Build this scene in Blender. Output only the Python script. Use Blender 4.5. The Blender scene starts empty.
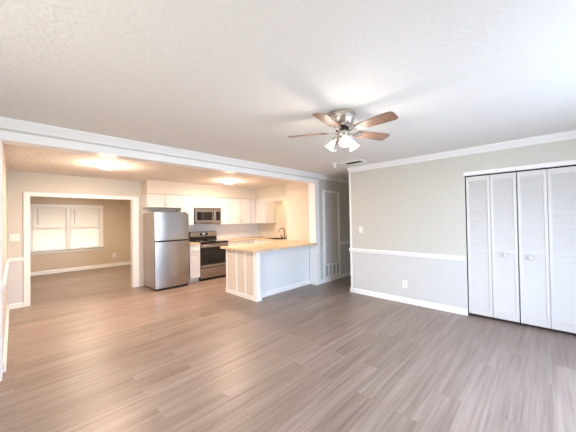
import bpy, bmesh, math, random
from mathutils import Matrix, Vector
random.seed(7)
PI = math.pi
S = bpy.context.scene
COL = S.collection

# ------------------------------------------------------------------ camera
cam_d = bpy.data.cameras.new('camera'); cam = bpy.data.objects.new('camera', cam_d); COL.objects.link(cam)
cam_d.sensor_width = 36.0; cam_d.lens = 36.0 * 266.5 / 576.0; cam_d.clip_start = 0.02
yaw, pitch, roll = 0.79939, 0.01253, -0.01625
fw = Vector((math.sin(yaw)*math.cos(pitch), math.cos(yaw)*math.cos(pitch), math.sin(pitch)))
r0 = Vector((math.cos(yaw), -math.sin(yaw), 0)); u0 = r0.cross(fw)
r = r0*math.cos(roll) + u0*math.sin(roll); u = -r0*math.sin(roll) + u0*math.cos(roll)
cam.matrix_world = Matrix(((r.x, u.x, -fw.x, 0), (r.y, u.y, -fw.y, 0), (r.z, u.z, -fw.z, 1.45), (0, 0, 0, 1)))
S.camera = cam

# ------------------------------------------------------------------ world, lights, exposure
w = bpy.data.worlds.new('world'); S.world = w; w.use_nodes = True
bg = w.node_tree.nodes['Background']
bg.inputs['Color'].default_value = (0.75, 0.87, 1.0, 1); bg.inputs['Strength'].default_value = 2.2
_tc = w.node_tree.nodes.new('ShaderNodeTexCoord'); _sp = w.node_tree.nodes.new('ShaderNodeSeparateXYZ'); _cr = w.node_tree.nodes.new('ShaderNodeValToRGB')
_cr.color_ramp.elements[0].position = 0.0; _cr.color_ramp.elements[0].color = (0.20, 0.20, 0.17, 1)     # ground haze below the horizon
_cr.color_ramp.elements[1].position = 0.03; _cr.color_ramp.elements[1].color = (0.70, 0.84, 1.0, 1)      # open sky
w.node_tree.links.new(_tc.outputs['Generated'], _sp.inputs[0]); w.node_tree.links.new(_sp.outputs['Z'], _cr.inputs['Fac']); w.node_tree.links.new(_cr.outputs[0], bg.inputs['Color'])
S.view_settings.view_transform = 'Standard'; S.view_settings.look = 'None'
S.view_settings.gamma = 1.0; S.view_settings.use_curve_mapping = False
S.view_settings.exposure = 1.15
S.cycles.max_bounces = 10; S.cycles.diffuse_bounces = 6; S.cycles.glossy_bounces = 4
S.cycles.transmission_bounces = 6; S.cycles.transparent_max_bounces = 8
S.cycles.use_denoising = True; S.cycles.sample_clamp_indirect = 6.0
S.cycles.caustics_reflective = False; S.cycles.caustics_refractive = False

def area(name, loc, direction, sx, sy, power, color):
    d = bpy.data.lights.new(name, 'AREA'); d.shape = 'RECTANGLE'; d.size = sx; d.size_y = sy
    d.energy = power; d.color = color
    o = bpy.data.objects.new(name, d); COL.objects.link(o); o.location = loc
    o.rotation_euler = Vector(direction).to_track_quat('-Z', 'Y').to_euler()
    return o
def point(name, loc, power, color, rad=0.04):
    d = bpy.data.lights.new(name, 'POINT'); d.energy = power; d.color = color; d.shadow_soft_size = rad
    o = bpy.data.objects.new(name, d); COL.objects.link(o); o.location = loc
    return o
DAY = (0.62, 0.77, 1.0)
area('daylight_back_window', (2.45, -1.36, 1.10), (0, 1, -.35), 2.0, 1.9, 62, DAY)
sk = area('daylight_back_sky', (2.6, -1.34, 1.55), (0.1, .75, -1), 1.9, .9, 16, (0.42, 0.62, 1.0)); sk.data.spread = math.radians(130)
area('daylight_left_window', (-1.46, 1.2, 1.45), (1, 0, -.35), 2.0, 1.3, 34, (1.0, 0.97, 0.90))
area('daylight_far_window', (1.12, 11.2, 0.7), (0, -1, .12), 3.0, 1.2, 42, (1.0, 0.95, 0.90))
area('back_room_fill', (1.3, 8.5, 2.33), (0, 0, -1), 0.5, 0.5, 30, (1.0, 0.84, 0.66))  # added fill to brighten the back room, no fixture there
WARM = (1.0, 0.72, 0.53)

# ------------------------------------------------------------------ materials
def _m(name):
    m = bpy.data.materials.new(name); m.use_nodes = True
    nt = m.node_tree; b = nt.nodes['Principled BSDF']
    return m, nt, b
def noise_bump(nt, b, scale, strength, dist=0.01, stretch=None, detail=4):
    tc = nt.nodes.new('ShaderNodeTexCoord'); mp = nt.nodes.new('ShaderNodeMapping'); n = nt.nodes.new('ShaderNodeTexNoise')
    if stretch: mp.inputs['Scale'].default_value = stretch
    n.inputs['Scale'].default_value = scale; n.inputs['Detail'].default_value = detail
    bp = nt.nodes.new('ShaderNodeBump'); bp.inputs['Strength'].default_value = strength; bp.inputs['Distance'].default_value = dist
    nt.links.new(tc.outputs['Object'], mp.inputs['Vector']); nt.links.new(mp.outputs[0], n.inputs['Vector'])
    nt.links.new(n.outputs['Fac'], bp.inputs['Height']); nt.links.new(bp.outputs[0], b.inputs['Normal'])
    return n, mp, bp
def plain(name, col, rough=0.5, metal=0.0, bump=None, spec=0.5):
    m, nt, b = _m(name)
    b.inputs['Base Color'].default_value = (*col, 1); b.inputs['Roughness'].default_value = rough
    b.inputs['Metallic'].default_value = metal; b.inputs['Specular IOR Level'].default_value = spec
    if bump: noise_bump(nt, b, *bump)
    else:   # faint procedural variation in tone
        n, mp, bp = noise_bump(nt, b, 6.0, 0.02, 0.002)
    return m
def emit(name, col, strength):
    m, nt, b = _m(name)
    b.inputs['Base Color'].default_value = (*col, 1)
    b.inputs['Emission Color'].default_value = (*col, 1); b.inputs['Emission Strength'].default_value = strength
    return m
def math_node(nt, op, a, b=None, clamp=False):
    n = nt.nodes.new('ShaderNodeMath'); n.operation = op; n.use_clamp = clamp
    for i, v in enumerate((a, b)):
        if v is None: continue
        if isinstance(v, (int, float)): n.inputs[i].default_value = v
        else: nt.links.new(v, n.inputs[i])
    return n.outputs[0]
def wall_paint(name, up, low, split=0.83, pitch=0.20):
    """painted wood panelling: one paint over the chair rail, another below, fine vertical grooves"""
    m, nt, b = _m(name)
    g = nt.nodes.new('ShaderNodeNewGeometry'); sp = nt.nodes.new('ShaderNodeSeparateXYZ')
    nt.links.new(g.outputs['Position'], sp.inputs[0])
    mix = nt.nodes.new('ShaderNodeMix'); mix.data_type = 'RGBA'
    nt.links.new(math_node(nt, 'LESS_THAN', sp.outputs['Z'], split), mix.inputs['Factor'])
    mix.inputs[6].default_value = (*up, 1); mix.inputs[7].default_value = (*low, 1)
    nt.links.new(mix.outputs[2], b.inputs['Base Color'])
    s = math_node(nt, 'ADD', sp.outputs['X'], sp.outputs['Y'])
    fr = math_node(nt, 'FRACT', math_node(nt, 'DIVIDE', s, pitch))
    d = math_node(nt, 'ABSOLUTE', math_node(nt, 'SUBTRACT', fr, 0.5))
    h = math_node(nt, 'MULTIPLY', d, 40.0, True)
    n = nt.nodes.new('ShaderNodeTexNoise'); n.inputs['Scale'].default_value = 60
    nt.links.new(g.outputs['Position'], n.inputs['Vector'])
    h2 = math_node(nt, 'ADD', h, math_node(nt, 'MULTIPLY', n.outputs['Fac'], 0.25))
    bp = nt.nodes.new('ShaderNodeBump'); bp.inputs['Strength'].default_value = 0.25; bp.inputs['Distance'].default_value = 0.004
    nt.links.new(h2, bp.inputs['Height']); nt.links.new(bp.outputs[0], b.inputs['Normal'])
    b.inputs['Roughness'].default_value = 0.45
    return m
GREIGE = (0.60, 0.59, 0.535); PALE = (0.635, 0.64, 0.63)
M = {}
M['wall'] = wall_paint('greige_panelling', GREIGE, PALE)
M['wall_far'] = wall_paint('tan_panelling', (0.64, 0.54, 0.43), (0.64, 0.54, 0.43))
M['wall_kitchen'] = plain('kitchen_paint', (0.72, 0.66, 0.58), 0.5)
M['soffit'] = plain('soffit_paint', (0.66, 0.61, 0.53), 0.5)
M['white'] = plain('white_trim', (0.88, 0.88, 0.87), 0.35)
M['door'] = plain('white_door_paint', (0.67, 0.655, 0.64), 0.4)
M['cab'] = plain('white_cabinet', (0.71, 0.70, 0.685), 0.35)
M['gap_shade'] = plain('painted_gap_shade', (0.02, 0.02, 0.02), 0.8)  # near-black colour standing in for shade in the closet door gap
M['plate'] = plain('switch_plate', (0.86, 0.85, 0.83), 0.3)
M['panel_beige'] = plain('peninsula_end_paint', (0.68, 0.63, 0.57), 0.5)
M['nickel'] = plain('brushed_nickel', (0.62, 0.58, 0.52), 0.25, 1.0)
M['chrome'] = plain('chrome', (0.7, 0.7, 0.7), 0.12, 1.0)
M['bronze'] = plain('faucet_metal', (0.30, 0.24, 0.18), 0.25, 1.0)
M['black'] = plain('black_enamel', (0.012, 0.012, 0.013), 0.25)
M['blackglass'] = plain('black_glass', (0.01, 0.01, 0.012), 0.06)
M['greymetal'] = plain('grey_grille', (0.62, 0.62, 0.61), 0.4)
M['ventgrey'] = plain('vent_dark', (0.10, 0.10, 0.08), 0.7)
M['tile'] = plain('backsplash_tile', (0.74, 0.75, 0.77), 0.2)
M['shade'] = emit('lit_frosted_glass', (0.62, 0.60, 0.58), 0.35)
M['dome'] = emit('lit_dome_glass', (1.0, 0.86, 0.66), 3.0)
M['lcd'] = emit('clock_display', (0.5, 0.8, 1.0), 0.8)

def steel(name, col, rough=0.3):
    m, nt, b = _m(name)
    b.inputs['Base Color'].default_value = (*col, 1); b.inputs['Metallic'].default_value = 1.0; b.inputs['Roughness'].default_value = rough
    noise_bump(nt, b, 30, 0.08, 0.002, (1, 1, 40))
    return m
M['steel'] = steel('brushed_steel', (0.43, 0.40, 0.375), 0.22)
M['steel_side'] = plain('grey_appliance_side', (0.42, 0.39, 0.36), 0.4, 0.6)

def ceiling_mat(name, col, strength):
    m, nt, b = _m(name); b.inputs['Roughness'].default_value = 0.8
    b.inputs['Base Color'].default_value = (*col, 1)
    tc = nt.nodes.new('ShaderNodeTexCoord')
    n1 = nt.nodes.new('ShaderNodeTexNoise'); n1.inputs['Scale'].default_value = 9; n1.inputs['Detail'].default_value = 6; n1.inputs['Distortion'].default_value = 2.0
    n2 = nt.nodes.new('ShaderNodeTexNoise'); n2.inputs['Scale'].default_value = 45; n2.inputs['Detail'].default_value = 3
    for n in (n1, n2): nt.links.new(tc.outputs['Object'], n.inputs['Vector'])
    h = math_node(nt, 'ADD', n1.outputs['Fac'], math_node(nt, 'MULTIPLY', n2.outputs['Fac'], 0.5))
    bp = nt.nodes.new('ShaderNodeBump'); bp.inputs['Strength'].default_value = strength; bp.inputs['Distance'].default_value = 0.03
    nt.links.new(h, bp.inputs['Height']); nt.links.new(bp.outputs[0], b.inputs['Normal'])
    return m
M['ceiling'] = ceiling_mat('stomped_ceiling', (0.76, 0.75, 0.72), 0.22)
M['kceiling'] = ceiling_mat('kitchen_ceiling_paint', (0.78, 0.72, 0.66), 0.9)

def floor_mat():
    m, nt, b = _m('grey_brown_vinyl_planks')
    g = nt.nodes.new('ShaderNodeNewGeometry')
    br = nt.nodes.new('ShaderNodeTexBrick'); br.offset = 0.37; br.offset_frequency = 2
    br.inputs['Scale'].default_value = 1.0; br.inputs['Brick Width'].default_value = 1.22; br.inputs['Row Height'].default_value = 0.17
    br.inputs['Mortar Size'].default_value = 0.0016; br.inputs['Mortar Smooth'].default_value = 0.3; br.inputs['Bias'].default_value = 0.0
    br.inputs['Color1'].default_value = (0.0, 0.0, 0.0, 1); br.inputs['Color2'].default_value = (1, 1, 1, 1); br.inputs['Mortar'].default_value = (0.5, 0.5, 0.5, 1)
    nt.links.new(g.outputs['Position'], br.inputs['Vector'])
    # per plank tone
    mp = nt.nodes.new('ShaderNodeMapping'); mp.inputs['Scale'].default_value = (0.7, 20, 1)
    nt.links.new(g.outputs['Position'], mp.inputs['Vector'])
    # shift the grain from plank to plank
    add = nt.nodes.new('ShaderNodeVectorMath'); add.operation = 'ADD'
    sc = nt.nodes.new('ShaderNodeVectorMath'); sc.operation = 'SCALE'; sc.inputs['Scale'].default_value = 13.0
    nt.links.new(br.outputs['Color'], sc.inputs[0]); nt.links.new(mp.outputs[0], add.inputs[0]); nt.links.new(sc.outputs[0], add.inputs[1])
    n1 = nt.nodes.new('ShaderNodeTexNoise'); n1.inputs['Scale'].default_value = 1.6; n1.inputs['Detail'].default_value = 8; n1.inputs['Roughness'].default_value = 0.65
    nt.links.new(add.outputs[0], n1.inputs['Vector'])
    n2 = nt.nodes.new('ShaderNodeTexNoise'); n2.inputs['Scale'].default_value = 0.9; n2.inputs['Detail'].default_value = 2
    nt.links.new(add.outputs[0], n2.inputs['Vector'])
    f = math_node(nt, 'ADD', math_node(nt, 'MULTIPLY', br.outputs['Color'], 0.13), math_node(nt, 'ADD', math_node(nt, 'MULTIPLY', n1.outputs['Fac'], 0.85), -0.12))
    f = math_node(nt, 'ADD', f, math_node(nt, 'MULTIPLY', n2.outputs['Fac'], 0.42))
    cr = nt.nodes.new('ShaderNodeValToRGB')
    e = cr.color_ramp.elements
    e[0].position = 0.30; e[0].color = (0.140, 0.098, 0.076, 1)
    e[1].position = 0.98; e[1].color = (0.43, 0.345, 0.29, 1)
    e.new(0.62).color = (0.265, 0.203, 0.168, 1)
    nt.links.new(f, cr.inputs['Fac'])
    mix = nt.nodes.new('ShaderNodeMix'); mix.data_type = 'RGBA'
    nt.links.new(math_node(nt, 'MULTIPLY', br.outputs['Fac'], 0.35), mix.inputs['Factor']); nt.links.new(cr.outputs[0], mix.inputs[6])
    mix.inputs[7].default_value = (0.07, 0.055, 0.048, 1)
    nt.links.new(mix.outputs[2], b.inputs['Base Color'])
    rr = math_node(nt, 'ADD', math_node(nt, 'MULTIPLY', n1.outputs['Fac'], 0.18), 0.30)
    nt.links.new(rr, b.inputs['Roughness'])
    bp = nt.nodes.new('ShaderNodeBump'); bp.inputs['Strength'].default_value = 0.15; bp.inputs['Distance'].default_value = 0.002
    nt.links.new(n1.outputs['Fac'], bp.inputs['Height']); nt.links.new(bp.outputs[0], b.inputs['Normal'])
    return m
M['floor'] = floor_mat()

def worktop_mat():
    m, nt, b = _m('pale_wood_worktop'); b.inputs['Roughness'].default_value = 0.3
    tc = nt.nodes.new('ShaderNodeTexCoord'); n = nt.nodes.new('ShaderNodeTexNoise'); n.inputs['Scale'].default_value = 5; n.inputs['Detail'].default_value = 7
    cr = nt.nodes.new('ShaderNodeValToRGB'); e = cr.color_ramp.elements
    e[0].position = 0.3; e[0].color = (0.60, 0.46, 0.29, 1); e[1].position = 0.7; e[1].color = (0.74, 0.60, 0.42, 1)
    nt.links.new(tc.outputs['Object'], n.inputs['Vector']); nt.links.new(n.outputs['Fac'], cr.inputs['Fac']); nt.links.new(cr.outputs[0], b.inputs['Base Color'])
    return m
M['worktop'] = worktop_mat()
def blade_mat():
    m, nt, b = _m('walnut_blade'); b.inputs['Roughness'].default_value = 0.4
    tc = nt.nodes.new('ShaderNodeTexCoord'); mp = nt.nodes.new('ShaderNodeMapping'); mp.inputs['Scale'].default_value = (3, 40, 3)
    n = nt.nodes.new('ShaderNodeTexNoise'); n.inputs['Scale'].default_value = 2; n.inputs['Detail'].default_value = 6
    cr = nt.nodes.new('ShaderNodeValToRGB'); e = cr.color_ramp.elements
    e[0].position = 0.3; e[0].color = (0.15, 0.085, 0.055, 1); e[1].position = 0.7; e[1].color = (0.30, 0.185, 0.125, 1)
    nt.links.new(tc.outputs['Object'], mp.inputs[0]); nt.links.new(mp.outputs[0], n.inputs['Vector'])
    nt.links.new(n.outputs['Fac'], cr.inputs['Fac']); nt.links.new(cr.outputs[0], b.inputs['Base Color'])
    return m
M['blade'] = blade_mat()
def blind_mat():
    m, nt, b = _m('vinyl_blind_slat')
    b.inputs['Base Color'].default_value = (0.85, 0.83, 0.80, 1); b.inputs['Roughness'].default_value = 0.5
    tr = nt.nodes.new('ShaderNodeBsdfTranslucent'); tr.inputs['Color'].default_value = (0.9, 0.84, 0.78, 1)
    mx = nt.nodes.new('ShaderNodeMixShader'); mx.inputs[0].default_value = 0.45
    out = nt.nodes['Material Output']
    nt.links.new(b.outputs[0], mx.inputs[1]); nt.links.new(tr.outputs[0], mx.inputs[2]); nt.links.new(mx.outputs[0], out.inputs['Surface'])
    return m
M['blind'] = blind_mat()
def glass_mat():
    m, nt, b = _m('window_glass')
    b.inputs['Base Color'].default_value = (1, 1, 1, 1); b.inputs['Roughness'].default_value = 0.02
    tr = nt.nodes.new('ShaderNodeBsdfTransparent'); mx = nt.nodes.new('ShaderNodeMixShader'); fr = nt.nodes.new('ShaderNodeFresnel')
    gl = nt.nodes.new('ShaderNodeBsdfGlossy'); gl.inputs['Roughness'].default_value = 0.02; fr.inputs['IOR'].default_value = 1.4
    nt.links.new(fr.outputs[0], mx.inputs[0]); nt.links.new(tr.outputs[0], mx.inputs[1]); nt.links.new(gl.outputs[0], mx.inputs[2])
    nt.links.new(mx.outputs[0], nt.nodes['Material Output'].inputs['Surface'])
    return m
M['glass'] = glass_mat()
M['ground'] = plain('outside_ground', (0.55, 0.53, 0.48), 0.9)

# ------------------------------------------------------------------ helpers
def box(bm, x0, x1, y0, y1, z0, z1):
    x0, x1 = min(x0, x1), max(x0, x1); y0, y1 = min(y0, y1), max(y0, y1); z0, z1 = min(z0, z1), max(z0, z1)
    v = [bm.verts.new(p) for p in ((x0,y0,z0),(x1,y0,z0),(x1,y1,z0),(x0,y1,z0),(x0,y0,z1),(x1,y0,z1),(x1,y1,z1),(x0,y1,z1))]
    for f in ((3,2,1,0),(4,5,6,7),(0,1,5,4),(1,2,6,5),(2,3,7,6),(3,0,4,7)): bm.faces.new([v[i] for i in f])
def boxes(*bs):
    bm = bmesh.new()
    for b in bs: box(bm, *b)
    return bm
def prism(bm, pts, axis, a, b_):
    """extrude the polygon pts (two coordinates each) along axis from a to b_"""
    def P(p, t):
        return {'x': (t, p[0], p[1]), 'y': (p[0], t, p[1]), 'z': (p[0], p[1], t)}[axis]
    A = [bm.verts.new(P(p, a)) for p in pts]; B = [bm.verts.new(P(p, b_)) for p in pts]
    n = len(pts)
    bm.faces.new(A); bm.faces.new(B[::-1])
    for i in range(n): bm.faces.new((A[i], B[i], B[(i+1) % n], A[(i+1) % n]))
def lathe(bm, prof, cx=0, cy=0, seg=32, mat=None, cap=True):
    """spin (radius, z) pairs about the vertical through cx, cy"""
    rings = []
    for rr, z in prof:
        rings.append([bm.verts.new((cx + rr*math.cos(2*PI*i/seg), cy + rr*math.sin(2*PI*i/seg), z)) for i in range(seg)])
    for a, b_ in zip(rings, rings[1:]):
        for i in range(seg): bm.faces.new((a[i], a[(i+1) % seg], b_[(i+1) % seg], b_[i]))
    if cap:
        bm.faces.new(rings[0][::-1]); bm.faces.new(rings[-1])
    if mat is not None: bmesh.ops.transform(bm, matrix=mat, verts=[v for ring in rings for v in ring])
def tube(bm, pts, rad, seg=10):
    pts = [Vector(p) for p in pts]; rings = []; ref = None
    for i, p in enumerate(pts):
        t = (pts[min(i+1, len(pts)-1)] - pts[max(i-1, 0)]).normalized()
        if ref is None: ref = t.orthogonal().normalized()
        a = (ref - t*ref.dot(t)).normalized(); ref = a; b_ = t.cross(a)
        rd = rad[i] if isinstance(rad, (list, tuple)) else rad
        rings.append([bm.verts.new(p + a*rd*math.cos(2*PI*k/seg) + b_*rd*math.sin(2*PI*k/seg)) for k in range(seg)])
    for a, b_ in zip(rings, rings[1:]):
        for k in range(seg): bm.faces.new((a[k], a[(k+1) % seg], b_[(k+1) % seg], b_[k]))
    bm.faces.new(rings[0][::-1]); bm.faces.new(rings[-1])
def org(o):
    """world place of an object built here (its parents have no rotation)"""
    p = Vector((0, 0, 0))
    while o is not None: p += o.location; o = o.parent
    return p
def obj(name, bm, mat, parent=None, bevel=0.0, smooth=False, at=None):
    """link bm (in world coordinates) as one mesh object, its origin at AT"""
    bmesh.ops.recalc_face_normals(bm, faces=bm.faces[:])
    if at is None: at = org(parent) if parent is not None else Vector((0, 0, 0))
    at = Vector(at)
    bmesh.ops.translate(bm, verts=bm.verts[:], vec=-at)
    me = bpy.data.meshes.new(name); bm.to_mesh(me); bm.free()
    me.materials.append(M[mat] if isinstance(mat, str) else mat)
    if smooth:
        for p in me.polygons: p.use_smooth = True
    o = bpy.data.objects.new(name, me); COL.objects.link(o)
    o.parent = parent; o.location = at - (org(parent) if parent is not None else Vector((0, 0, 0)))
    if bevel:
        md = o.modifiers.new('bevel', 'BEVEL'); md.width = bevel; md.segments = 2; md.limit_method = 'ANGLE'
    if smooth:
        md = o.modifiers.new('edge', 'EDGE_SPLIT'); md.split_angle = math.radians(40)
    return o
def thing(name, label, cat, loc, group=None):
    o = bpy.data.objects.new(name, None); COL.objects.link(o); o.location = loc
    o['label'] = label; o['category'] = cat
    if group: o['group'] = group
    o.empty_display_size = 0.1
    return o
def tag(o, label, cat, group=None):
    o['label'] = label; o['category'] = cat
    if group: o['group'] = group
    return o
def struct(name, bm, mat, label, bevel=0.0, cat='wall'):
    o = obj(name, bm, mat, None, bevel); o['kind'] = 'structure'; o['label'] = label; o['category'] = cat
    return o
def sthing(name, label, loc, cat):
    o = thing(name, label, cat, loc); o['kind'] = 'structure'; return o

# ------------------------------------------------------------------ room shell
H = 2.44; KH = 2.36
struct('floor', boxes((-1.5, 7.0, -1.4, 10.4, -0.06, 0)), 'floor', 'grey brown wood-look vinyl plank floor running through all rooms', cat='floor')
struct('ceiling', boxes((-1.5, 7.0, -1.4, 3.80, H, H+0.08)), 'ceiling', 'white textured ceiling of the front room carrying the fan', cat='ceiling')
struct('ceiling_kitchen', boxes((-0.19, 5.57, 3.80, 6.70, KH, KH+0.16)), 'kceiling', 'lower warm-lit textured ceiling over the kitchen', cat='ceiling')
struct('ceiling_far', boxes((-1.3, 3.4, 6.70, 10.4, KH, KH+0.08)), 'kceiling', 'ceiling of the back room beyond the cased opening', cat='ceiling')
# wall with the wide opening
struct('wall_front', boxes((-1.5, -0.094, 3.66, 3.80, 0, H), (-0.094, 4.61, 3.66, 3.80, 2.255, H), (4.61, 7.0, 3.66, 3.80, 0, H)), 'wall',
       'greige wall with the wide cased opening to the kitchen')
struct('wall_right', boxes((4.64, 4.76, 0.862, 2.80, 0, H), (4.64, 4.76, -0.312, 0.862, 2.045, H), (4.64, 4.76, -1.4, -0.312, 0, H)), 'wall',
       'greige wall with white chair rail beside the louvered closet')
struct('wall_hall', boxes((4.76, 7.0, 2.70, 2.80, 0, H)), 'wall', 'hallway wall behind the end of the greige wall')
struct('wall_end', boxes((7.0, 7.1, 2.7, 3.8, 0, H)), 'wall', 'end wall of the dim hallway')
struct('wall_closet', boxes((5.35, 5.4, -0.4, 0.95, 0, H), (4.76, 5.35, -0.45, -0.4, 0, H), (4.76, 5.35, 0.95, 1.0, 0, H)), 'wall', 'inside walls of the closet behind the louvered doors')
# walls behind the camera, with their windows
struct('wall_back', boxes((-1.5, 1.50, -1.5, -1.4, 0, H), (3.60, 4.76, -1.5, -1.4, 0, H), (1.50, 3.60, -1.5, -1.4, 0, 0.08), (1.50, 3.60, -1.5, -1.4, 2.10, H)), 'wall', 'wall behind the viewer with a wide window')
struct('wall_left', boxes((-1.6, -1.5, -1.4, 0.15, 0, H), (-1.6, -1.5, 2.25, 3.66, 0, H), (-1.6, -1.5, 0.15, 2.25, 0, 0.75), (-1.6, -1.5, 0.15, 2.25, 2.12, H)), 'wall', 'left wall of the front room with a window')
# kitchen and dining end
struct('wall_dining', boxes((-0.19, -0.082, 3.80, 6.58, 0, KH)), 'wall', 'left wall of the dining end with white baseboard')
struct('wall_kitchen', boxes((-0.19, 0.195, 6.58, 6.70, 0, KH), (0.195, 1.83, 6.58, 6.70, 1.945, KH), (1.83, 2.03, 6.58, 6.70, 0, KH)), 'wall',
       'greige wall with the cased opening to the back room')
struct('wall_range', boxes((2.03, 5.57, 6.58, 6.70, 0, KH)), 'wall_kitchen', 'pale kitchen wall behind the cabinets and range')
struct('wall_sink', boxes((5.45, 5.57, 4.82, 6.58, 0, KH)), 'wall_kitchen', 'kitchen end wall behind the sink')
struct('wall_partition', boxes((4.90, 4.96, 3.80, 4.82, 0, KH), (4.96, 5.57, 4.76, 4.82, 0, KH)), 'wall_kitchen', 'smooth pale partition beside the sink and peninsula')
struct('wall_soffit', boxes((2.02, 5.45, 6.23, 6.58, 2.065, KH), (5.03, 5.45, 4.82, 6.23, 2.065, KH)), 'soffit', 'boxed soffit over the kitchen wall cabinets')
# back room
struct('wall_far', boxes((-1.3, 0.32, 10.3, 10.4, 0, KH), (1.94, 3.4, 10.3, 10.4, 0, KH), (0.32, 1.94, 10.3, 10.4, 0, 0.68), (0.32, 1.94, 10.3, 10.4, 1.92, KH)), 'wall_far', 'tan wall of the back room with the double window')
struct('wall_far_right', boxes((3.3, 3.4, 6.7, 10.3, 0, KH)), 'wall_far', 'right wall of the back room')
struct('wall_far_left', boxes((-1.4, -1.3, 6.7, 10.4, 0, KH)), 'wall_far', 'left wall of the back room')
struct('wall_far_front', boxes((-1.3, -0.19, 6.62, 6.70, 0, KH), (2.03, 3.4, 6.70, 6.76, 0, KH)), 'wall_far', 'near wall of the back room')

# ------------------------------------------------------------------ trim
def crown(name, axis, wallpos, sgn, a, b_, label, ztop=H, depth=0.07, hgt=0.085):
    w0 = wallpos; k = sgn
    prof = [(w0, ztop), (w0 + k*depth, ztop), (w0 + k*depth, ztop-0.012), (w0 + k*depth*0.80, ztop-0.026), (w0 + k*depth*0.42, ztop-hgt*0.62),
            (w0 + k*depth*0.22, ztop-hgt*0.80), (w0 + k*0.010, ztop-hgt*0.86), (w0 + k*0.010, ztop-hgt), (w0, ztop-hgt)]
    bm = bmesh.new(); prism(bm, prof, axis, a, b_)
    return struct(name, bm, 'white', label, cat='trim')
crown('trim_1', 'x', 3.66, -1, -1.5, 6.99, 'white crown moulding over the wide kitchen opening')
crown('trim_2', 'y', 4.64, -1, -1.4, 2.81, 'white crown moulding on the greige wall above the closet')
struct('trim_3', boxes((-0.17, 4.742, 3.632, 3.66, 2.25, 2.325), (4.602, 4.742, 3.632, 3.66, 0, 2.25), (-0.20, -0.084, 3.632, 3.66, 0, 2.25),
                       (4.596, 4.61, 3.634, 3.82, 0, 2.25), (-0.094, -0.080, 3.634, 3.82, 0, 2.25), (-0.080, 4.596, 3.634, 3.82, 2.24, 2.255)), 'white',
       'white casing round the wide kitchen opening', 0.004, 'trim')
struct('trim_4', boxes((0.115, 0.200, 6.555, 6.58, 0, 2.01), (1.825, 1.955, 6.555, 6.58, 0, 2.01), (0.200, 1.825, 6.555, 6.58, 1.935, 2.01),
                       (0.186, 0.200, 6.56, 6.71, 0, 1.94), (1.825, 1.838, 6.56, 6.71, 0, 1.94), (0.200, 1.825, 6.56, 6.71, 1.935, 1.948)), 'white',
       'white casing round the opening to the back room', 0.004, 'trim')
def rail(bm, axis, wallpos, sgn, a, b_, z0=0.795, z1=0.862, d=0.022):
    m_ = (z0+z1)/2
    prism(bm, [(wallpos, z0), (wallpos+sgn*d*.45, z0), (wallpos+sgn*d*.6, m_-.012), (wallpos+sgn*d, m_), (wallpos+sgn*d, z1-.006), (wallpos+sgn*d*.7, z1), (wallpos, z1)], axis, a, b_)
bm = bmesh.new(); rail(bm, 'y', 4.64, -1, 0.872, 2.825); struct('trim_5', bm, 'white', 'white chair rail along the greige wall left of the closet', cat='trim')
bm = bmesh.new(); rail(bm, 'x', 3.66, -1, 5.585, 6.99); struct('trim_6', bm, 'white', 'white chair rail in the dim hallway', cat='trim')
bm = bmesh.new(); rail(bm, 'x', 6.58, -1, -0.082, 0.115); rail(bm, 'y', -0.082, 1, 3.83, 6.57); struct('trim_7', bm, 'white', 'white chair rail left of the opening to the back room', cat='trim')
# corner bead and closet head
struct('trim_8', boxes((4.632, 4.66, 2.765, 2.806, 0.0, 2.37)), 'white', 'white corner strip on the free end of the greige wall', 0.004, 'trim')
struct('trim_9', boxes((4.612, 4.64, -0.36, 0.872, 2.045, 2.10)), 'white', 'white head trim over the louvered closet', 0.004, 'trim')
struct('trim_10', boxes((4.655, 4.66, 0.854, 0.862, 0.0, 2.04)), 'gap_shade', 'dark strip painted as the shade in the gap at the edge of the closet doors', 0, 'trim')  # solid black strip, paints the shade between door leaf and wall
def base(name, axis, wallpos, sgn, a, b_, label, hgt=0.085, d=0.016, extra=None):
    bm = bmesh.new()
    for (ax, wp, sg, p, q) in [(axis, wallpos, sgn, a, b_)] + (extra or []):
        prism(bm, [(wp, 0), (wp+sg*d*1.5, 0), (wp+sg*d*1.4, .012), (wp+sg*d, .018), (wp+sg*d, hgt-.015), (wp+sg*d*.5, hgt), (wp, hgt)], ax, p, q)
    return struct(name, bm, 'white', label, cat='baseboard')
base('baseboard_right', 'y', 4.64, -1, 0.866, 2.82, 'white baseboard along the greige wall left of the closet')
base('baseboard_hall', 'x', 3.66, -1, 4.745, 6.99, 'white baseboard under the return air grille and down the hall')
base('baseboard_kitchen', 'x', 6.58, -1, -0.06, 0.113, 'white baseboard below the double light switch', extra=[('y', -0.082, 1, 3.83, 6.56)])
base('baseboard_far', 'x', 10.3, -1, -1.3, 3.3, 'white baseboard under the back room window', 0.095)
base('baseboard_left', 'y', -1.5, 1, -1.4, 3.65, 'white baseboard on the left wall of the front room')

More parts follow.
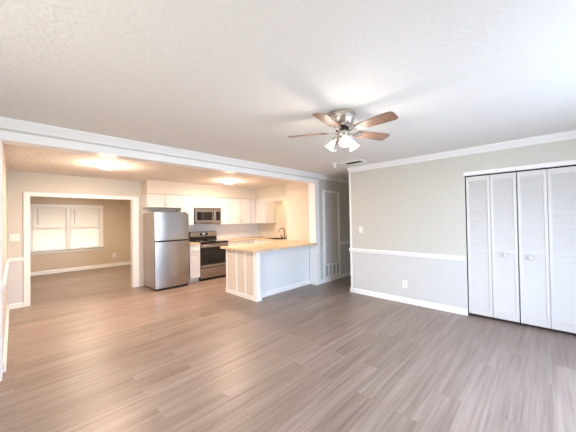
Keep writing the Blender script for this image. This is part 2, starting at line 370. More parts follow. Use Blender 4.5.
# ------------------------------------------------------------------ windows
# back room window
wn = sthing('window_1', 'white double window in the back room wall', (1.13, 10.3, 0.68), 'window')
obj('window_frame', boxes((0.25, 0.335, 10.275, 10.30, 0.62, 1.99), (1.925, 2.01, 10.275, 10.30, 0.62, 1.99), (0.335, 1.925, 10.275, 10.30, 1.91, 1.99),
                          (1.095, 1.165, 10.275, 10.38, 0.685, 1.91), (0.32, 0.345, 10.30, 10.39, 0.685, 1.915), (1.915, 1.94, 10.30, 10.39, 0.685, 1.915)), 'white', wn, 0.003)
obj('window_sill', boxes((0.22, 2.04, 10.235, 10.38, 0.66, 0.685), (0.25, 2.01, 10.28, 10.30, 0.585, 0.66)), 'white', wn, 0.003)
for a, b_ in ((0.345, 1.095), (1.165, 1.915)):
    f = obj('sash', boxes((a, b_, 10.37, 10.385, 1.27, 1.31), (a, a+.035, 10.37, 10.385, .685, 1.915), (b_-.035, b_, 10.37, 10.385, .685, 1.915), (a+.035, b_-.035, 10.37, 10.385, .685, .72), (a+.035, b_-.035, 10.37, 10.385, 1.885, 1.915)), 'white', wn)
    obj('pane', boxes((a+.03, b_-.03, 10.389, 10.392, .70, 1.90)), 'glass', f)
for a, b_, lab in ((0.352, 1.088, 'white slatted blind in the left half of the back room window'), (1.172, 1.908, 'white slatted blind in the right half of the back room window')):
    t = thing('window_blind', lab, 'blind', ((a+b_)/2, 10.34, 0.70), 'blinds in the back room window')
    obj('headrail', boxes((a, b_, 10.318, 10.355, 1.87, 1.908)), 'white', t, 0.003)
    bm = bmesh.new(); z = 0.735; ang = math.radians(76)
    while z < 1.865:
        c, s_ = math.cos(ang)*.0135, math.sin(ang)*.0135
        prism(bm, [(10.337-c, z-s_), (10.337-c+.001, z-s_-.0008), (10.337+.001, z-.0028), (10.337+c, z+s_-.0008), (10.337+c, z+s_), (10.337-.001, z+.002)], 'x', a+.006, b_-.006)
        z += 0.0225
    o = obj('slats', bm, 'blind', t)
    obj('bottom_rail', boxes((a+.004, b_-.004, 10.325, 10.35, 0.700, 0.718)), 'white', t, 0.003)
    bm = bmesh.new(); tube(bm, [(a+.12, 10.311, 1.86), (a+.12, 10.309, 1.40)], 0.005, 6); obj('tilt_wand', bm, 'ventgrey', t)
# unseen roof added to shade the upper blinds, and yard beyond that window
struct('ground', boxes((-6, 9, 10.5, 22, -0.35, -0.25)), 'ground', 'pale yard outside the back room window', cat='ground')
struct('ceiling_porch_shade', boxes((-1.3, 3.4, 10.42, 12.2, 2.15, 2.25)), 'kceiling', 'unseen porch roof added to shade the upper part of the back room window', cat='ceiling')
# windows behind the camera
def back_window(name, label, axis, pos, a, b_, z0, z1, out):
    """a plain double-hung window filling a wall hole; OUT is the side the outdoors is on"""
    def B(u0, u1, d0, d1, z_0, z_1):
        dd = (pos + out*d0, pos + out*d1)
        return (u0, u1, dd[0], dd[1], z_0, z_1) if axis == 'x' else (dd[0], dd[1], u0, u1, z_0, z_1)
    mid = (a+b_)/2; zm = (z0+z1)/2
    t = sthing(name, label, ((a+b_)/2 if axis == 'x' else pos, pos if axis == 'x' else (a+b_)/2, z0), 'window')
    obj('window_frame', boxes(B(a-.07, a+.02, -.02, 0, z0-.07, z1+.07), B(b_-.02, b_+.07, -.02, 0, z0-.07, z1+.07), B(a+.02, b_-.02, -.02, 0, z1-.02, z1+.07),
        B(a+.02, b_-.02, -.02, 0, z0-.07, z0+.02), B(mid-.03, mid+.03, .03, .06, z0+.02, z1-.02), B(a, b_, .03, .06, zm-.02, zm+.02)), 'white', t)
    obj('pane', boxes(B(a, b_, .07, .074, z0, z1)), 'glass', t)
back_window('window_2', 'wide window in the wall behind the viewer', 'x', -1.4, 1.50, 3.60, 0.08, 2.10, -1)
back_window('window_3', 'window in the left wall of the front room', 'y', -1.5, 0.15, 2.25, 0.75, 2.12, -1)

# ------------------------------------------------------------------ closet and furnace doors
def louver_x(bm, x, y0, y1, z0, z1, pitch=0.036, dx=0.008):
    """slats of a leaf that faces -x"""
    n = int((z1-z0)/pitch); p = (z1-z0)/n
    for i in range(n):
        z = z0 + (i+.5)*p
        prism(bm, [(x-dx, z-p*.28), (x-dx, z-p*.44), (x-dx+.003, z-p*.46), (x+dx, z+p*.44), (x+dx, z+p*.56), (x+dx-.002, z+p*.56)], 'y', y0, y1)
def louver_leaf(t, y0, y1, z0, z1, x=4.655):
    st = 0.034; mid0, mid1 = 0.945, 0.982
    o = obj('door_panel', boxes((x-.017, x+.017, y0, y0+st, z0, z1), (x-.017, x+.017, y1-st, y1, z0, z1), (x-.017, x+.017, y0+st, y1-st, z1-.065, z1),
                            (x-.017, x+.017, y0+st, y1-st, mid0, mid1), (x-.017, x+.017, y0+st, y1-st, z0, z0+.10)), 'door', t, 0.003)
    bm = bmesh.new(); louver_x(bm, x-.006, y0+st-.004, y1-st+.004, mid1, z1-.065); louver_x(bm, x-.006, y0+st-.004, y1-st+.004, z0+.10, mid0)
    obj('louvers', bm, 'door', o)
    return o
def knob(t, y, z, x=4.638):
    bm = bmesh.new(); lathe(bm, [(.014, 0), (.012, .010), (.022, .015), (.029, .021), (.027, .027), (.016, .025), (.012, .021)], seg=20,
                            mat=Matrix.Translation((x, y, z)) @ Matrix.Rotation(-PI/2, 4, 'Y'))
    obj('knob', bm, 'greymetal', t, smooth=True)
YS = [0.848, 0.565, 0.283, 0.279, -0.003, -0.300]
t = sthing('door_1', 'left pair of white louvered bifold closet doors', (4.655, 0.565, 0.035), 'door')
a = louver_leaf(t, 0.568, 0.847, 0.04, 2.025); b2 = louver_leaf(t, 0.287, 0.564, 0.04, 2.025); knob(b2, 0.405, 0.925)
t = sthing('door_2', 'right pair of white louvered bifold closet doors', (4.655, 0.0, 0.035), 'door')
a = louver_leaf(t, -0.006, 0.276, 0.04, 2.025); knob(a, 0.155, 0.915); louver_leaf(t, -0.296, -0.010, 0.04, 2.025)
struct('trim_11', boxes((4.665, 4.70, -0.30, 0.85, 2.028, 2.045)), 'black', 'dark track above the closet doors', 0, 'trim')
# furnace closet door on the wall right of the opening
t = sthing('door_3', 'narrow white louvered door above the return air grille', (5.23, 3.64, 0.43), 'door')
x0, x1, z0, z1 = 4.905, 5.545, 0.43, 2.105
obj('door_frame', boxes((x0, x0+.045, 3.630, 3.659, z0, z1), (x1-.045, x1, 3.630, 3.659, z0, z1), (x0+.045, x1-.045, 3.630, 3.659, z1-.045, z1)), 'white', t, 0.003)
p = obj('door_panel', boxes((x0+.05, x0+.095, 3.636, 3.656, z0, z1-.05), (x1-.095, x1-.05, 3.636, 3.656, z0, z1-.05), (x0+.095, x1-.095, 3.636, 3.656, z1-.12, z1-.05), (x0+.095, x1-.095, 3.636, 3.656, z0, z0+.07)), 'door', t, 0.002)
bm = bmesh.new(); n = 44; pz = (z1-.12-z0-.07)/n
for i in range(n):
    z = z0+.07+(i+.5)*pz; prism(bm, [(3.637, z-pz*.30), (3.638, z-pz*.5), (3.648, z+pz*.4), (3.647, z+pz*.52)], 'x', x0+.092, x1-.092)
obj('louvers', bm, 'door', p)
t = thing('return_air_grille', 'white return air grille under the narrow louvered door', 'grille', (5.23, 3.64, 0.095))
z0, z1 = 0.095, 0.405
obj('frame', boxes((x0, x0+.03, 3.634, 3.659, z0, z1), (x1-.03, x1, 3.634, 3.659, z0, z1), (x0+.03, x1-.03, 3.634, 3.659, z1-.03, z1), (x0+.03, x1-.03, 3.634, 3.659, z0, z0+.03),
     *[(x0+.03+k*.145-.012, x0+.03+k*.145+.012, 3.636, 3.656, z0+.03, z1-.03) for k in (1, 2, 3)]), 'white', t, 0.002)
bm = bmesh.new()
for i in range(17):
    z = z0+.038+i*.0145; prism(bm, [(3.641, z-.004), (3.643, z-.005), (3.656, z+.004), (3.654, z+.005)], 'x', x0+.03, x1-.03)
obj('slats', bm, 'greymetal', t)

# ------------------------------------------------------------------ switches and outlets
def plate(name, label, cat, facing, c, wd, hg, kind):
    """FACING: '-x' or '-y'; C: centre of the back on the wall"""
    x, y, z = c
    t = thing(name, label, cat, c)
    def B(u0, u1, d0, d1, z_0, z_1):
        return (x-d1, x-d0, y+u0, y+u1, z+z_0, z+z_1) if facing == '-x' else (x+u0, x+u1, y-d1, y-d0, z+z_0, z+z_1)
    obj('cover_plate', boxes(B(-wd/2, wd/2, 0.001, .006, -hg/2, hg/2)), 'plate', t, 0.002)
    if kind == 'switch': obj('toggle', boxes(B(-.005, .005, .006, .017, -.012, .010)), 'plate', t, .001)
    if kind == 'double':
        for s_ in (-.023, .023): obj('toggle', boxes(B(s_-.006, s_+.006, .006, .019, -.012, .012)), 'greymetal', t, .001)
    if kind == 'outlet':
        for s_ in (-.021, .021): obj('socket', boxes(B(-.015, .015, .006, .009, s_-.014, s_+.014)), 'greymetal', t, .003)
    return t
plate('light_switch', 'white light switch on the greige wall near its free end', 'switch', '-x', (4.64, 2.565, 1.232), .078, .125, 'switch')
plate('wall_outlet', 'white outlet low on the greige wall left of the closet', 'outlet', '-x', (4.64, 1.76, 0.317), .08, .128, 'outlet')
plate('light_switch', 'double light switch left of the opening to the back room', 'switch', '-y', (0.006, 6.58, 1.214), .125, .122, 'double')
plate('wall_outlet', 'white outlet low on the tan back room wall right of the window', 'outlet', '-y', (2.31, 10.3, 0.365), .09, .14, 'outlet')

# ------------------------------------------------------------------ ceiling fixtures
def flush_light(x, y, z, label, power, rad=0.145):
    t = thing('ceiling_light', label, 'ceiling light', (x, y, z), 'flush ceiling lights of the kitchen')
    bm = bmesh.new(); lathe(bm, [(rad+.015, z-.001), (rad+.018, z-.012), (rad+.008, z-.02)], x, y, 40); obj('base', bm, 'white', t, smooth=True)
    bm = bmesh.new(); lathe(bm, [(rad, z-.021), (rad*.96, z-.034), (rad*.8, z-.050), (rad*.55, z-.062), (rad*.25, z-.068), (.012, z-.070)], x, y, 40); obj('glass_dome', bm, 'dome', t, smooth=True)
    point('ceiling_light_bulb', (x, y, z-.17), power*.5, WARM, 0.12)
    l = area('ceiling_light_lamp', (x, y, z-.08), (0, 0, -1), 2*rad, 2*rad, power, WARM); l.data.shape = 'DISK'; l.data.size = 2*rad
point('valance_lamp', (5.30, 5.30, 2.0), 1.6, (1.0, 0.72, 0.36), 0.10)
flush_light(1.03, 4.98, KH, 'lit flush ceiling light nearer the opening to the back room', 27)
flush_light(3.47, 5.26, KH, 'lit flush ceiling light nearer the microwave and wall cabinets', 20)

# supply vent, frame in the ceiling near the free end of the right wall
t = thing('ceiling_vent', 'white ceiling register with a dark slot near the wall corner', 'vent', (4.2, 2.42, H))
obj('frame', boxes((4.06, 4.12, 2.22, 2.66, H-.010, H-.0005), (4.26, 4.34, 2.22, 2.66, H-.010, H-.0005), (4.12, 4.26, 2.22, 2.28, H-.010, H-.0005), (4.12, 4.26, 2.58, 2.66, H-.010, H-.0005)), 'white', t, .002)
obj('damper', boxes((4.12, 4.26, 2.28, 2.58, H-.003, H-.0005)), 'ventgrey', t)
bm = bmesh.new()
for i in range(5):
    x = 4.135+i*.027; prism(bm, [(x, H-.010), (x+.002, H-.0105), (x+.010, H-.004), (x+.008, H-.0035)], 'y', 2.28, 2.58)
obj('slats', bm, 'ventgrey', t)
t = thing('smoke_detector', 'small white ceiling fixture beside the ceiling register', 'smoke detector', (4.02, 2.72, H))
bm = bmesh.new(); lathe(bm, [(.050, H-.001), (.050, H-.012), (.040, H-.016)], 4.02, 2.72, 24); obj('base', bm, 'white', t, smooth=True)
bm = bmesh.new(); lathe(bm, [(.012, H-.016), (.016, H-.03), (.016, H-.075), (.006, H-.082)], 4.02, 2.72, 16); obj('stem', bm, 'white', t, smooth=True)

# ------------------------------------------------------------------ ceiling fan
FX, FY = 2.16, 1.365
t = thing('ceiling_fan', 'five-blade nickel ceiling fan with walnut blades and three lit shades', 'ceiling fan', (FX, FY, H))
bm = bmesh.new(); lathe(bm, [(.118, H-.001), (.122, H-.012), (.122, H-.030), (.112, H-.036), (.108, H-.060), (.112, H-.066), (.108, H-.074), (.100, H-.110), (.082, H-.130), (.055, H-.140)], FX, FY, 48)
obj('motor_housing', bm, 'nickel', t, smooth=True)
bm = bmesh.new(); lathe(bm, [(.054, H-.141), (.062, H-.147), (.062, H-.164), (.050, H-.168)], FX, FY, 40); obj('flywheel', bm, 'black', t, smooth=True)
bm = bmesh.new(); lathe(bm, [(.048, H-.169), (.050, H-.182), (.056, H-.200), (.052, H-.222), (.034, H-.240), (.012, H-.250)], FX, FY, 40); obj('light_fitter', bm, 'nickel', t, smooth=True)
BZ = H - 0.176
for k, deg in enumerate((120, 192, 264, 336, 48)):
    R_ = Matrix.Translation((FX, FY, BZ)) @ Matrix.Rotation(math.radians(deg), 4, 'Z')
    # the blade: local x runs outwards; twisted about it
    bm = bmesh.new(); out = []
    L0, L1 = 0.150, 0.528
    pts = [(L0, -.044), (L0+.01, -.050), (L1-.05, -.066), (L1-.02, -.062), (L1-.004, -.046), (L1, -.020), (L1, .020), (L1-.004, .046), (L1-.02, .062), (L1-.05, .066), (L0+.01, .050), (L0, .044)]
    prism(bm, pts, 'z', -.003, .003)
    tilt = Matrix.Rotation(math.radians(-13), 4, 'X')
    me_at = R_ @ tilt
    bo = obj('blade', bm, 'blade', t, at=(0, 0, 0))
    bo.matrix_local = Matrix.Translation(-Vector((FX, FY, H))) @ me_at
    bm = bmesh.new()
    box(bm, .055, .13, -.012, .012, -.010, -.004); box(bm, .125, .21, -.034, .034, -.0075, -.0033)
    lathe(bm, [(.010, -.012), (.010, -.0075)], .15, .018, 12); lathe(bm, [(.010, -.012), (.010, -.0075)], .15, -.018, 12); lathe(bm, [(.010, -.012), (.010, -.0075)], .19, 0, 12)
    br = obj('blade_bracket', bm, 'nickel', bo, 0.002, at=(0, 0, 0)); br.location = (0, 0, 0)
for deg in (222, 342, 102):
    a = math.radians(deg); d = Vector((math.cos(a), math.sin(a), 0))
    c = Vector((FX, FY, H-.218))
    p0 = c + d*.045; p1 = c + d*.080 + Vector((0, 0, -.012)); ax = (d*.62 + Vector((0, 0, -.78))).normalized()
    q = ax.to_track_quat('Z', 'Y').to_matrix().to_4x4(); m4 = Matrix.Translation(p1) @ q
    bm = bmesh.new(); tube(bm, [p0, c + d*.065, p1], .009, 10); lathe(bm, [(.020, -.006), (.022, .010), (.020, .022)], seg=20, mat=m4)
    arm = obj('lamp_arm', bm, 'nickel', t, smooth=True)
    bm = bmesh.new(); lathe(bm, [(.021, .014), (.026, .030), (.034, .055), (.040, .080), (.052, .100), (.056, .106), (.053, .104), (.036, .080), (.022, .030)], seg=28, mat=m4, cap=False)
    obj('glass_shade', bm, 'shade', arm, smooth=True)
    bm = bmesh.new(); lathe(bm, [(.010, .022), (.022, .045), (.026, .065), (.018, .085), (.005, .092)], seg=18, mat=m4); obj('bulb', bm, 'shade', arm, smooth=True)
    lp = p1 + ax*.15
    point('fan_lamp', lp, 2.3, (1.0, 0.93, 0.84), 0.05)
bm = bmesh.new(); tube(bm, [(FX-.05, FY+.045, H-.21), (FX-.052, FY+.047, H-.33)], .0015, 6); lathe(bm, [(.003, H-.355), (.007, H-.347), (.007, H-.335), (.003, H-.328)], FX-.052, FY+.047, 12)
obj('pull_chain', bm, 'nickel', t)

# ------------------------------------------------------------------ kitchen cabinets
def handle_y(parent, x, y, z, vertical=True, ln=0.10):
    bm = bmesh.new()
    if vertical: tube(bm, [(x, y, z-ln/2), (x, y-.022, z-ln/2), (x, y-.022, z+ln/2), (x, y, z+ln/2)], .0045, 8)
    else: tube(bm, [(x-ln/2, y, z), (x-ln/2, y-.022, z), (x+ln/2, y-.022, z), (x+ln/2, y, z)], .0045, 8)
    return obj('handle', bm, 'nickel', parent)
def door_y(t, x0, x1, yf, z0, z1, name='door', hx=None, hz=None, vert=True):
    """shaker front facing -y whose back lies on yf"""
    fr = .05 if min(x1-x0, z1-z0) > .2 else .035
    g = .005
    bm = boxes((x0+g, x1-g, yf-.012, yf, z0+g, z1-g), (x0+g, x0+fr, yf-.020, yf-.012, z0+g, z1-g), (x1-fr, x1-g, yf-.020, yf-.012, z0+g, z1-g),
               (x0+fr, x1-fr, yf-.020, yf-.012, z0+g, z0+fr), (x0+fr, x1-fr, yf-.020, yf-.012, z1-fr, z1-g))
    d = obj(name, bm, 'cab', t)
    if hx is not None: handle_y(d, hx, yf-.020, hz, vert, min(.10, (z1-z0)*.45))
    return d
def wall_cab(label, x0, x1, z0, z1, doors, yf=6.25):
    t = thing('wall_cabinet', label, 'cabinet', ((x0+x1)/2, 6.40, z0), 'white wall cabinets')
    obj('body', boxes((x0+.0015, x0+.012, yf+.001, yf+.03, z0, z1-.003), (x1-.012, x1-.0015, yf+.001, yf+.03, z0, z1-.003), (x0+.0015, x1-.0015, yf+.03, 6.575, z0, z1-.003)), 'cab', t)
    for (a, b_, hx) in doors: door_y(t, a, b_, yf, z0, z1-.003, 'door', hx, z0+.09 if z1-z0 > .4 else z0+.075)
    return t
ZT = 2.065
wall_cab('white double-door wall cabinet above the refrigerator', 2.02, 2.775, 1.76, ZT, [(2.02, 2.40, 2.37), (2.40, 2.775, 2.43)])
wall_cab('narrow white wall cabinet between refrigerator and microwave', 2.775, 3.09, 1.345, ZT, [(2.775, 3.09, None)])
wall_cab('white double-door wall cabinet above the microwave', 3.09, 3.83, 1.775, ZT, [(3.09, 3.46, 3.43), (3.46, 3.83, 3.49)])
wall_cab('single-door white wall cabinet just right of the microwave', 3.83, 4.13, 1.345, ZT, [(3.83, 4.13, None)])
wall_cab('double-door white wall cabinet left of the kitchen corner', 4.13, 4.83, 1.345, ZT, [(4.13, 4.49, 4.455), (4.49, 4.83, 4.525)])
t = thing('wall_cabinet', 'corner white wall cabinet left of the sink', 'cabinet', (5.19, 5.78, 1.345), 'white wall cabinets')
obj('body', boxes((4.8315, 5.445, 6.251, 6.575, 1.345, ZT-.003), (5.031, 5.445, 5.80, 6.251, 1.345, ZT-.003)), 'cab', t)
def door_x(t, xf, y0, y1, z0, z1, name='door', hy=None, hz=None):
    fr = .05; g = .005
    d = obj(name, boxes((xf-.012, xf, y0+g, y1-g, z0+g, z1-g), (xf-.020, xf-.012, y0+g, y0+fr, z0+g, z1-g), (xf-.020, xf-.012, y1-fr, y1-g, z0+g, z1-g),
               (xf-.020, xf-.012, y0+fr, y1-fr, z0+g, z0+fr), (xf-.020, xf-.012, y0+fr, y1-fr, z1-fr, z1-g)), 'cab', t)
    if hy is not None:
        bm = bmesh.new(); tube(bm, [(xf-.020, hy, hz-.05), (xf-.042, hy, hz-.05), (xf-.042, hy, hz+.05), (xf-.020, hy, hz+.05)], .0045, 8); obj('handle', bm, 'greymetal', d)
    return d
door_y(t, 4.835, 5.02, 6.25, 1.345, ZT-.003)
door_x(t, 5.03, 5.802, 6.20, 1.345, ZT-.003, hy=5.86, hz=1.44)
# valance over the sink
tag(obj('valance', boxes((5.03, 5.05, 4.825, 5.795, 1.955, 2.062)), 'cab', None, 0.002, at=(5.04, 5.06, 1.955)), 'white valance board spanning above the sink', 'valance')

# base cabinets
def base_cab(label, x0, x1, fronts, yf=5.97):
    t = thing('base_cabinet', label, 'cabinet', ((x0+x1)/2, 6.27, 0), 'white base cabinets')
    obj('body', boxes((x0+.0015, x0+.012, yf+.001, yf+.03, .10, .885), (x1-.012, x1-.0015, yf+.001, yf+.03, .10, .885), (x0+.0015, x1-.0015, yf+.03, 6.575, .10, .885), (x0+.0015, x1-.0015, yf+.07, 6.575, 0.001, .10)), 'cab', t)
    for fr in fronts:
        kind, a, b_, z_0, z_1, hx, hz, vt = fr
        door_y(t, a, b_, yf, z_0, z_1, kind, hx, hz, vt)
    return t
base_cab('narrow white base cabinet between refrigerator and range', 2.835, 3.095, [('drawer', 2.835, 3.095, .72, .885, 2.965, .80, False), ('door', 2.835, 3.095, .10, .715, None, 0, True)])
base_cab('white base cabinet between range and kitchen corner', 3.875, 4.74, [('drawer', 3.875, 4.31, .72, .885, 4.09, .80, False), ('drawer', 4.31, 4.74, .72, .885, 4.52, .80, False),
          ('door', 3.875, 4.31, .10, .715, 4.26, .62, True), ('door', 4.31, 4.74, .10, .715, 4.36, .62, True)])
t = thing('base_cabinet', 'white sink base cabinet along the kitchen end wall', 'cabinet', (5.05, 5.6, 0), 'white base cabinets')
obj('body', boxes((4.751, 5.445, 4.83, 4.95, .10, .885), (4.751, 5.445, 5.65, 6.575, .10, .885), (4.751, 4.79, 4.95, 5.65, .10, .885), (4.79, 5.445, 4.95, 5.65, .10, .62), (4.82, 5.445, 4.83, 6.575, .001, .10)), 'cab', t)
for a, b_ in ((4.83, 5.25), (5.25, 5.67), (5.67, 5.95)): door_x(t, 4.75, a, b_, .10, .885, hy=b_-.05, hz=.75)

# worktops
ZC = 0.925
tag(obj('worktop', boxes((2.832, 3.098, 5.94, 6.575, .888, ZC)), 'worktop', None, 0.004, at=(2.965, 6.25, .888)), 'small piece of worktop between refrigerator and range', 'worktop')
bm = boxes((3.872, 5.445, 5.94, 6.575, .888, ZC), (4.725, 5.445, 5.62, 5.94, .888, ZC), (4.725, 4.83, 4.98, 5.62, .888, ZC), (5.25, 5.445, 4.98, 5.62, .888, ZC), (4.725, 5.445, 4.826, 4.98, .888, ZC),
           (4.725, 4.895, 4.72, 4.826, .888, ZC), (2.885, 4.895, 3.825, 4.72, .888, ZC), (2.885, 4.592, 3.575, 3.825, .888, ZC))
bmesh.ops.remove_doubles(bm, verts=bm.verts[:], dist=.0001)
tag(obj('worktop', bm, 'worktop', None, at=(3.9, 4.3, .888)), 'long pale wood worktop covering the peninsula and running to the range', 'worktop')
tag(obj('backsplash', boxes((2.79, 3.095, 6.570, 6.579, .93, 1.34), (3.095, 3.87, 6.570, 6.579, 1.17, 1.37), (3.87, 5.44, 6.570, 6.579, .93, 1.34)), 'tile', None, at=(4, 6.57, .93)), 'pale glossy backsplash behind the range under the wall cabinets', 'backsplash')

# sink and faucet
t = thing('kitchen_sink', 'steel sink set into the worktop by the partition', 'sink', (5.04, 5.30, .75))
obj('basin', boxes((4.832, 4.84, 4.985, 5.615, .70, .920), (5.24, 5.248, 4.985, 5.615, .70, .920), (4.84, 5.24, 4.985, 4.993, .70, .920), (4.84, 5.24, 5.607, 5.615, .70, .920), (4.84, 5.24, 4.993, 5.607, .70, .708), (4.84, 5.24, 5.295, 5.305, .708, .91)), 'steel', t)
obj('rim', boxes((4.815, 4.84, 4.965, 5.635, .926, .931), (5.24, 5.262, 4.965, 5.635, .926, .931), (4.84, 5.24, 4.965, 4.99, .926, .931), (4.84, 5.24, 5.61, 5.635, .926, .931)), 'steel', t)
fx, fy = 5.31, 5.32
t = thing('kitchen_faucet', 'gooseneck faucet with side levers behind the sink', 'faucet', (fx, fy, ZC))
bm = bmesh.new(); box(bm, fx-.025, fx+.025, fy-.13, fy+.13, ZC+.001, ZC+.012); obj('deck_plate', bm, 'bronze', t, .004)
ad = Vector((-.80, .60, 0)); hz = Vector((0, 0, 1)); c0 = Vector((fx, fy, ZC)); ra = .075
pts = [c0 + hz*.01, c0 + hz*.12, c0 + hz*.20] + [c0 + ad*(ra - ra*math.cos(i*PI/10)) + hz*(.20 + ra*math.sin(i*PI/10)) for i in range(1, 11)] + [c0 + ad*(2*ra+.004) + hz*.155]
bm = bmesh.new(); tube(bm, pts, .013, 12); obj('spout', bm, 'bronze', t, smooth=True)
for dy in (-.10, .10):
    bm = bmesh.new(); lathe(bm, [(.022, ZC+.012), (.019, ZC+.05), (.013, ZC+.065)], fx, fy+dy, 16); tube(bm, [(fx, fy+dy, ZC+.058), (fx-.045, fy+dy*1.3, ZC+.095)], .008, 8)
    obj('lever', bm, 'bronze', t, smooth=True)
bm = bmesh.new(); lathe(bm, [(.020, ZC+.001), (.018, ZC+.04), (.021, ZC+.06), (.021, ZC+.10), (.010, ZC+.112)], fx, fy-.19, 16)
tag(obj('sink_sprayer', bm, 'bronze', None, smooth=True, at=(fx, fy-.19, ZC)), 'dark hand sprayer standing right of the faucet', 'sprayer')

# backsplash outlets seen as slim dark marks under the cabinets
plate('wall_outlet', 'slim outlet on the backsplash under the double-door wall cabinet', 'outlet', '-y', (4.76, 6.569, 1.24), .05, .12, 'switch')
plate('wall_outlet', 'slim outlet on the end wall just above the faucet', 'outlet', '-x', (5.45, 5.72, 1.22), .05, .12, 'switch')

# ------------------------------------------------------------------ peninsula
t = thing('kitchen_peninsula', 'panelled peninsula with white battens and corner post under the pale worktop', 'peninsula', (3.9, 4.25, 0))
M['pen_front'] = wall_paint('peninsula_front_paint', (0.76, 0.78, 0.79), (0.76, 0.78, 0.79), 0, 0.27)
obj('body', boxes((3.012, 4.895, 3.835, 4.68, .001, .886)), 'pen_front', t)
obj('end_panel', boxes((3.000, 3.0115, 3.76, 4.68, .001, .886)), 'panel_beige', t)
for y0, y1 in ((4.31, 4.35), (4.03, 4.07)): obj('batten', boxes((2.992, 2.9995, y0, y1, .085, .886)), 'white', t)
obj('batten', boxes((2.990, 2.9995, 4.64, 4.68, .085, .886)), 'white', t)
obj('corner_post', boxes((2.994, 3.085, 3.715, 3.759, .001, .887), (2.990, 2.9995, 3.759, 3.80, .085, .886), (3.0125, 3.085, 3.759, 3.834, .001, .886)), 'white', t, .002)
obj('plinth', boxes((2.978, 2.9895, 3.71, 4.69, .001, .085), (2.978, 3.10, 3.698, 3.7135, .001, .085), (3.086, 3.10, 3.7135, 3.818, .001, .085), (3.086, 4.594, 3.8185, 3.8345, .001, .085)), 'white', t, .002)

# ------------------------------------------------------------------ refrigerator
x0, x1, yf, yb = 2.025, 2.755, 5.80, 6.53
t = thing('refrigerator', 'stainless top-freezer refrigerator left of the narrow base cabinet', 'refrigerator', (2.43, 6.22, 0))
obj('cabinet', boxes((x0+.004, x1-.004, yf+.065, yb, .03, 1.635)), 'steel_side', t, .004)
for nm, z0, z1, lb in (('freezer_door', 1.045, 1.645, None), ('refrigerator_door', .045, 1.015, None)):
    bm = bmesh.new(); n = 12; pr = [(x0, yf+.060), (x0, yf+.014)]
    for i in range(n+1):
        u_ = i/n; pr.append((x0+.010+(x1-x0-.020)*u_, yf + .012*(2*u_-1)**2 - .004*(1-(2*u_-1)**2)))
    pr += [(x1, yf+.014), (x1, yf+.060)]
    prism(bm, pr, 'z', z0, z1); d = obj(nm, bm, 'steel', t, .003)
    if nm == 'freezer_door': obj('handle_recess', boxes((x0+.02, x1-.012, yf-.008, yf+.045, 1.016, 1.044)), 'black', d, .004)
obj('toe_grille', boxes((x0+.01, x1-.01, yf+.05, yf+.064, .012, .05)), 'black', t)
obj('hinge_cover', boxes((x1-.09, x1-.01, yf+.02, yf+.11, 1.646, 1.662)), 'steel_side', t, .004)
for sx in (x0+.03, x1-.06):
    obj('foot', boxes((sx, sx+.03, yf+.08, yf+.11, .0005, .03)), 'black', t)

# ------------------------------------------------------------------ range
x0, x1, yf, yb = 3.103, 3.865, 5.955, 6.56
t = thing('electric_range', 'stainless and black electric range below the microwave', 'range', (3.484, 6.25, 0))
obj('body', boxes((x0, x1, yf+.022, yb, .03, .900)), 'black', t, .003)
ck = obj('cooktop', boxes((x0-.001, x1+.001, yf-.022, yb-.07, .902, .930)), 'blackglass', t, .005)
for bx, by, rr in ((.19, .14, .10), (.57, .14, .08), (.19, .40, .08), (.57, .40, .10)):
    bm = bmesh.new(); lathe(bm, [(rr, .9302), (rr, .9312), (rr-.006, .9312), (rr-.006, .9302)], x0+bx, yf+by, 32, cap=False); obj('burner', bm, 'greymetal', ck)
bk = obj('backguard', boxes((x0, x1, yb-.065, yb-.005, .931, 1.165)), 'black', t, .006)
fp = obj('control_fascia', boxes((x0+.012, x1-.012, yb-.078, yb-.066, 1.035, 1.158)), 'steel', bk, .004)
obj('clock_display', boxes((x0+.27, x1-.27, yb-.082, yb-.0785, 1.062, 1.132)), 'blackglass', bk)
obj('clock_digits', boxes((x0+.335, x0+.35, yb-.084, yb-.0822, 1.092, 1.115), (x0+.36, x0+.375, yb-.084, yb-.0822, 1.092, 1.115), (x0+.39, x0+.405, yb-.084, yb-.0822, 1.092, 1.115)), 'lcd', bk)
for kx in (.075, .165, .60, .69):
    bm = bmesh.new(); lathe(bm, [(.024, 0), (.023, .014), (.018, .022), (.004, .023)], seg=20, mat=Matrix.Translation((x0+kx, yb-.079, 1.096)) @ Matrix.Rotation(PI/2, 4, 'X'))
    obj('control_knob', bm, 'nickel', bk, smooth=True)
d = obj('oven_door', boxes((x0+.004, x1-.004, yf-.012, yf+.020, .315, .885)), 'black', t, .004)
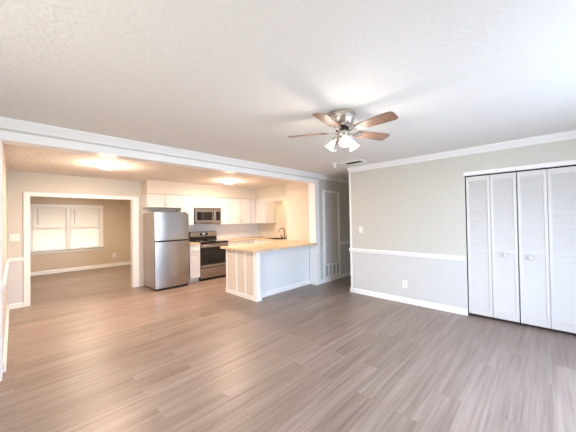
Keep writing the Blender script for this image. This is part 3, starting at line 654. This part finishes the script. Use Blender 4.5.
for za, zb in ((.80, .884), (.315, .375)): obj('steel_band', boxes((x0+.004, x1-.004, yf-.018, yf-.0125, za, zb)), 'steel', d, .002)
obj('oven_window', boxes((x0+.10, x1-.10, yf-.016, yf-.0125, .43, .74)), 'blackglass', d, .002)
bm = bmesh.new(); tube(bm, [(x0+.05, yf-.018, .842), (x0+.05, yf-.055, .846), (x0+.07, yf-.062, .847), (x1-.07, yf-.062, .847), (x1-.05, yf-.055, .846), (x1-.05, yf-.018, .842)], .013, 12); obj('handle', bm, 'steel', d, smooth=True)
d = obj('storage_drawer', boxes((x0+.004, x1-.004, yf-.014, yf+.020, .060, .300)), 'steel', t, .004)
obj('toe_kick', boxes((x0+.02, x1-.02, yf+.05, yf+.07, .001, .03)), 'black', t)

# ------------------------------------------------------------------ microwave
x0, x1, yf = 3.097, 3.823, 6.185
z0, z1 = 1.372, 1.769
t = thing('microwave', 'over-the-range stainless microwave with dark window', 'microwave', (3.46, 6.38, 1.372))
obj('body', boxes((x0, x1, yf+.022, 6.565, z0, z1)), 'black', t, .003)
d = obj('door', boxes((x0+.002, x1-.19, yf-.006, yf+.020, z0+.035, z1-.002)), 'steel', t, .004)
obj('window', boxes((x0+.05, x1-.26, yf-.010, yf-.0065, z0+.09, z1-.10)), 'blackglass', d, .006)
bm = bmesh.new(); tube(bm, [(x1-.215, yf-.006, z0+.09), (x1-.215, yf-.035, z0+.10), (x1-.215, yf-.035, z1-.06), (x1-.215, yf-.006, z1-.05)], .011, 10); obj('handle', bm, 'steel', d, smooth=True)
cp = obj('control_panel', boxes((x1-.188, x1-.002, yf-.006, yf+.020, z0+.035, z1-.002)), 'steel', t, .003)
obj('keypad', boxes((x1-.155, x1-.030, yf-.009, yf-.0065, z0+.08, z1-.09)), 'blackglass', cp, .002)
obj('vent_strip', boxes((x0+.002, x1-.002, yf-.002, yf+.020, z0+.002, z0+.032)), 'steel', t)
obj('lamp_slot', boxes((x0+.18, x1-.28, yf-.004, yf-.0021, z0+.006, z0+.022)), 'black', t)
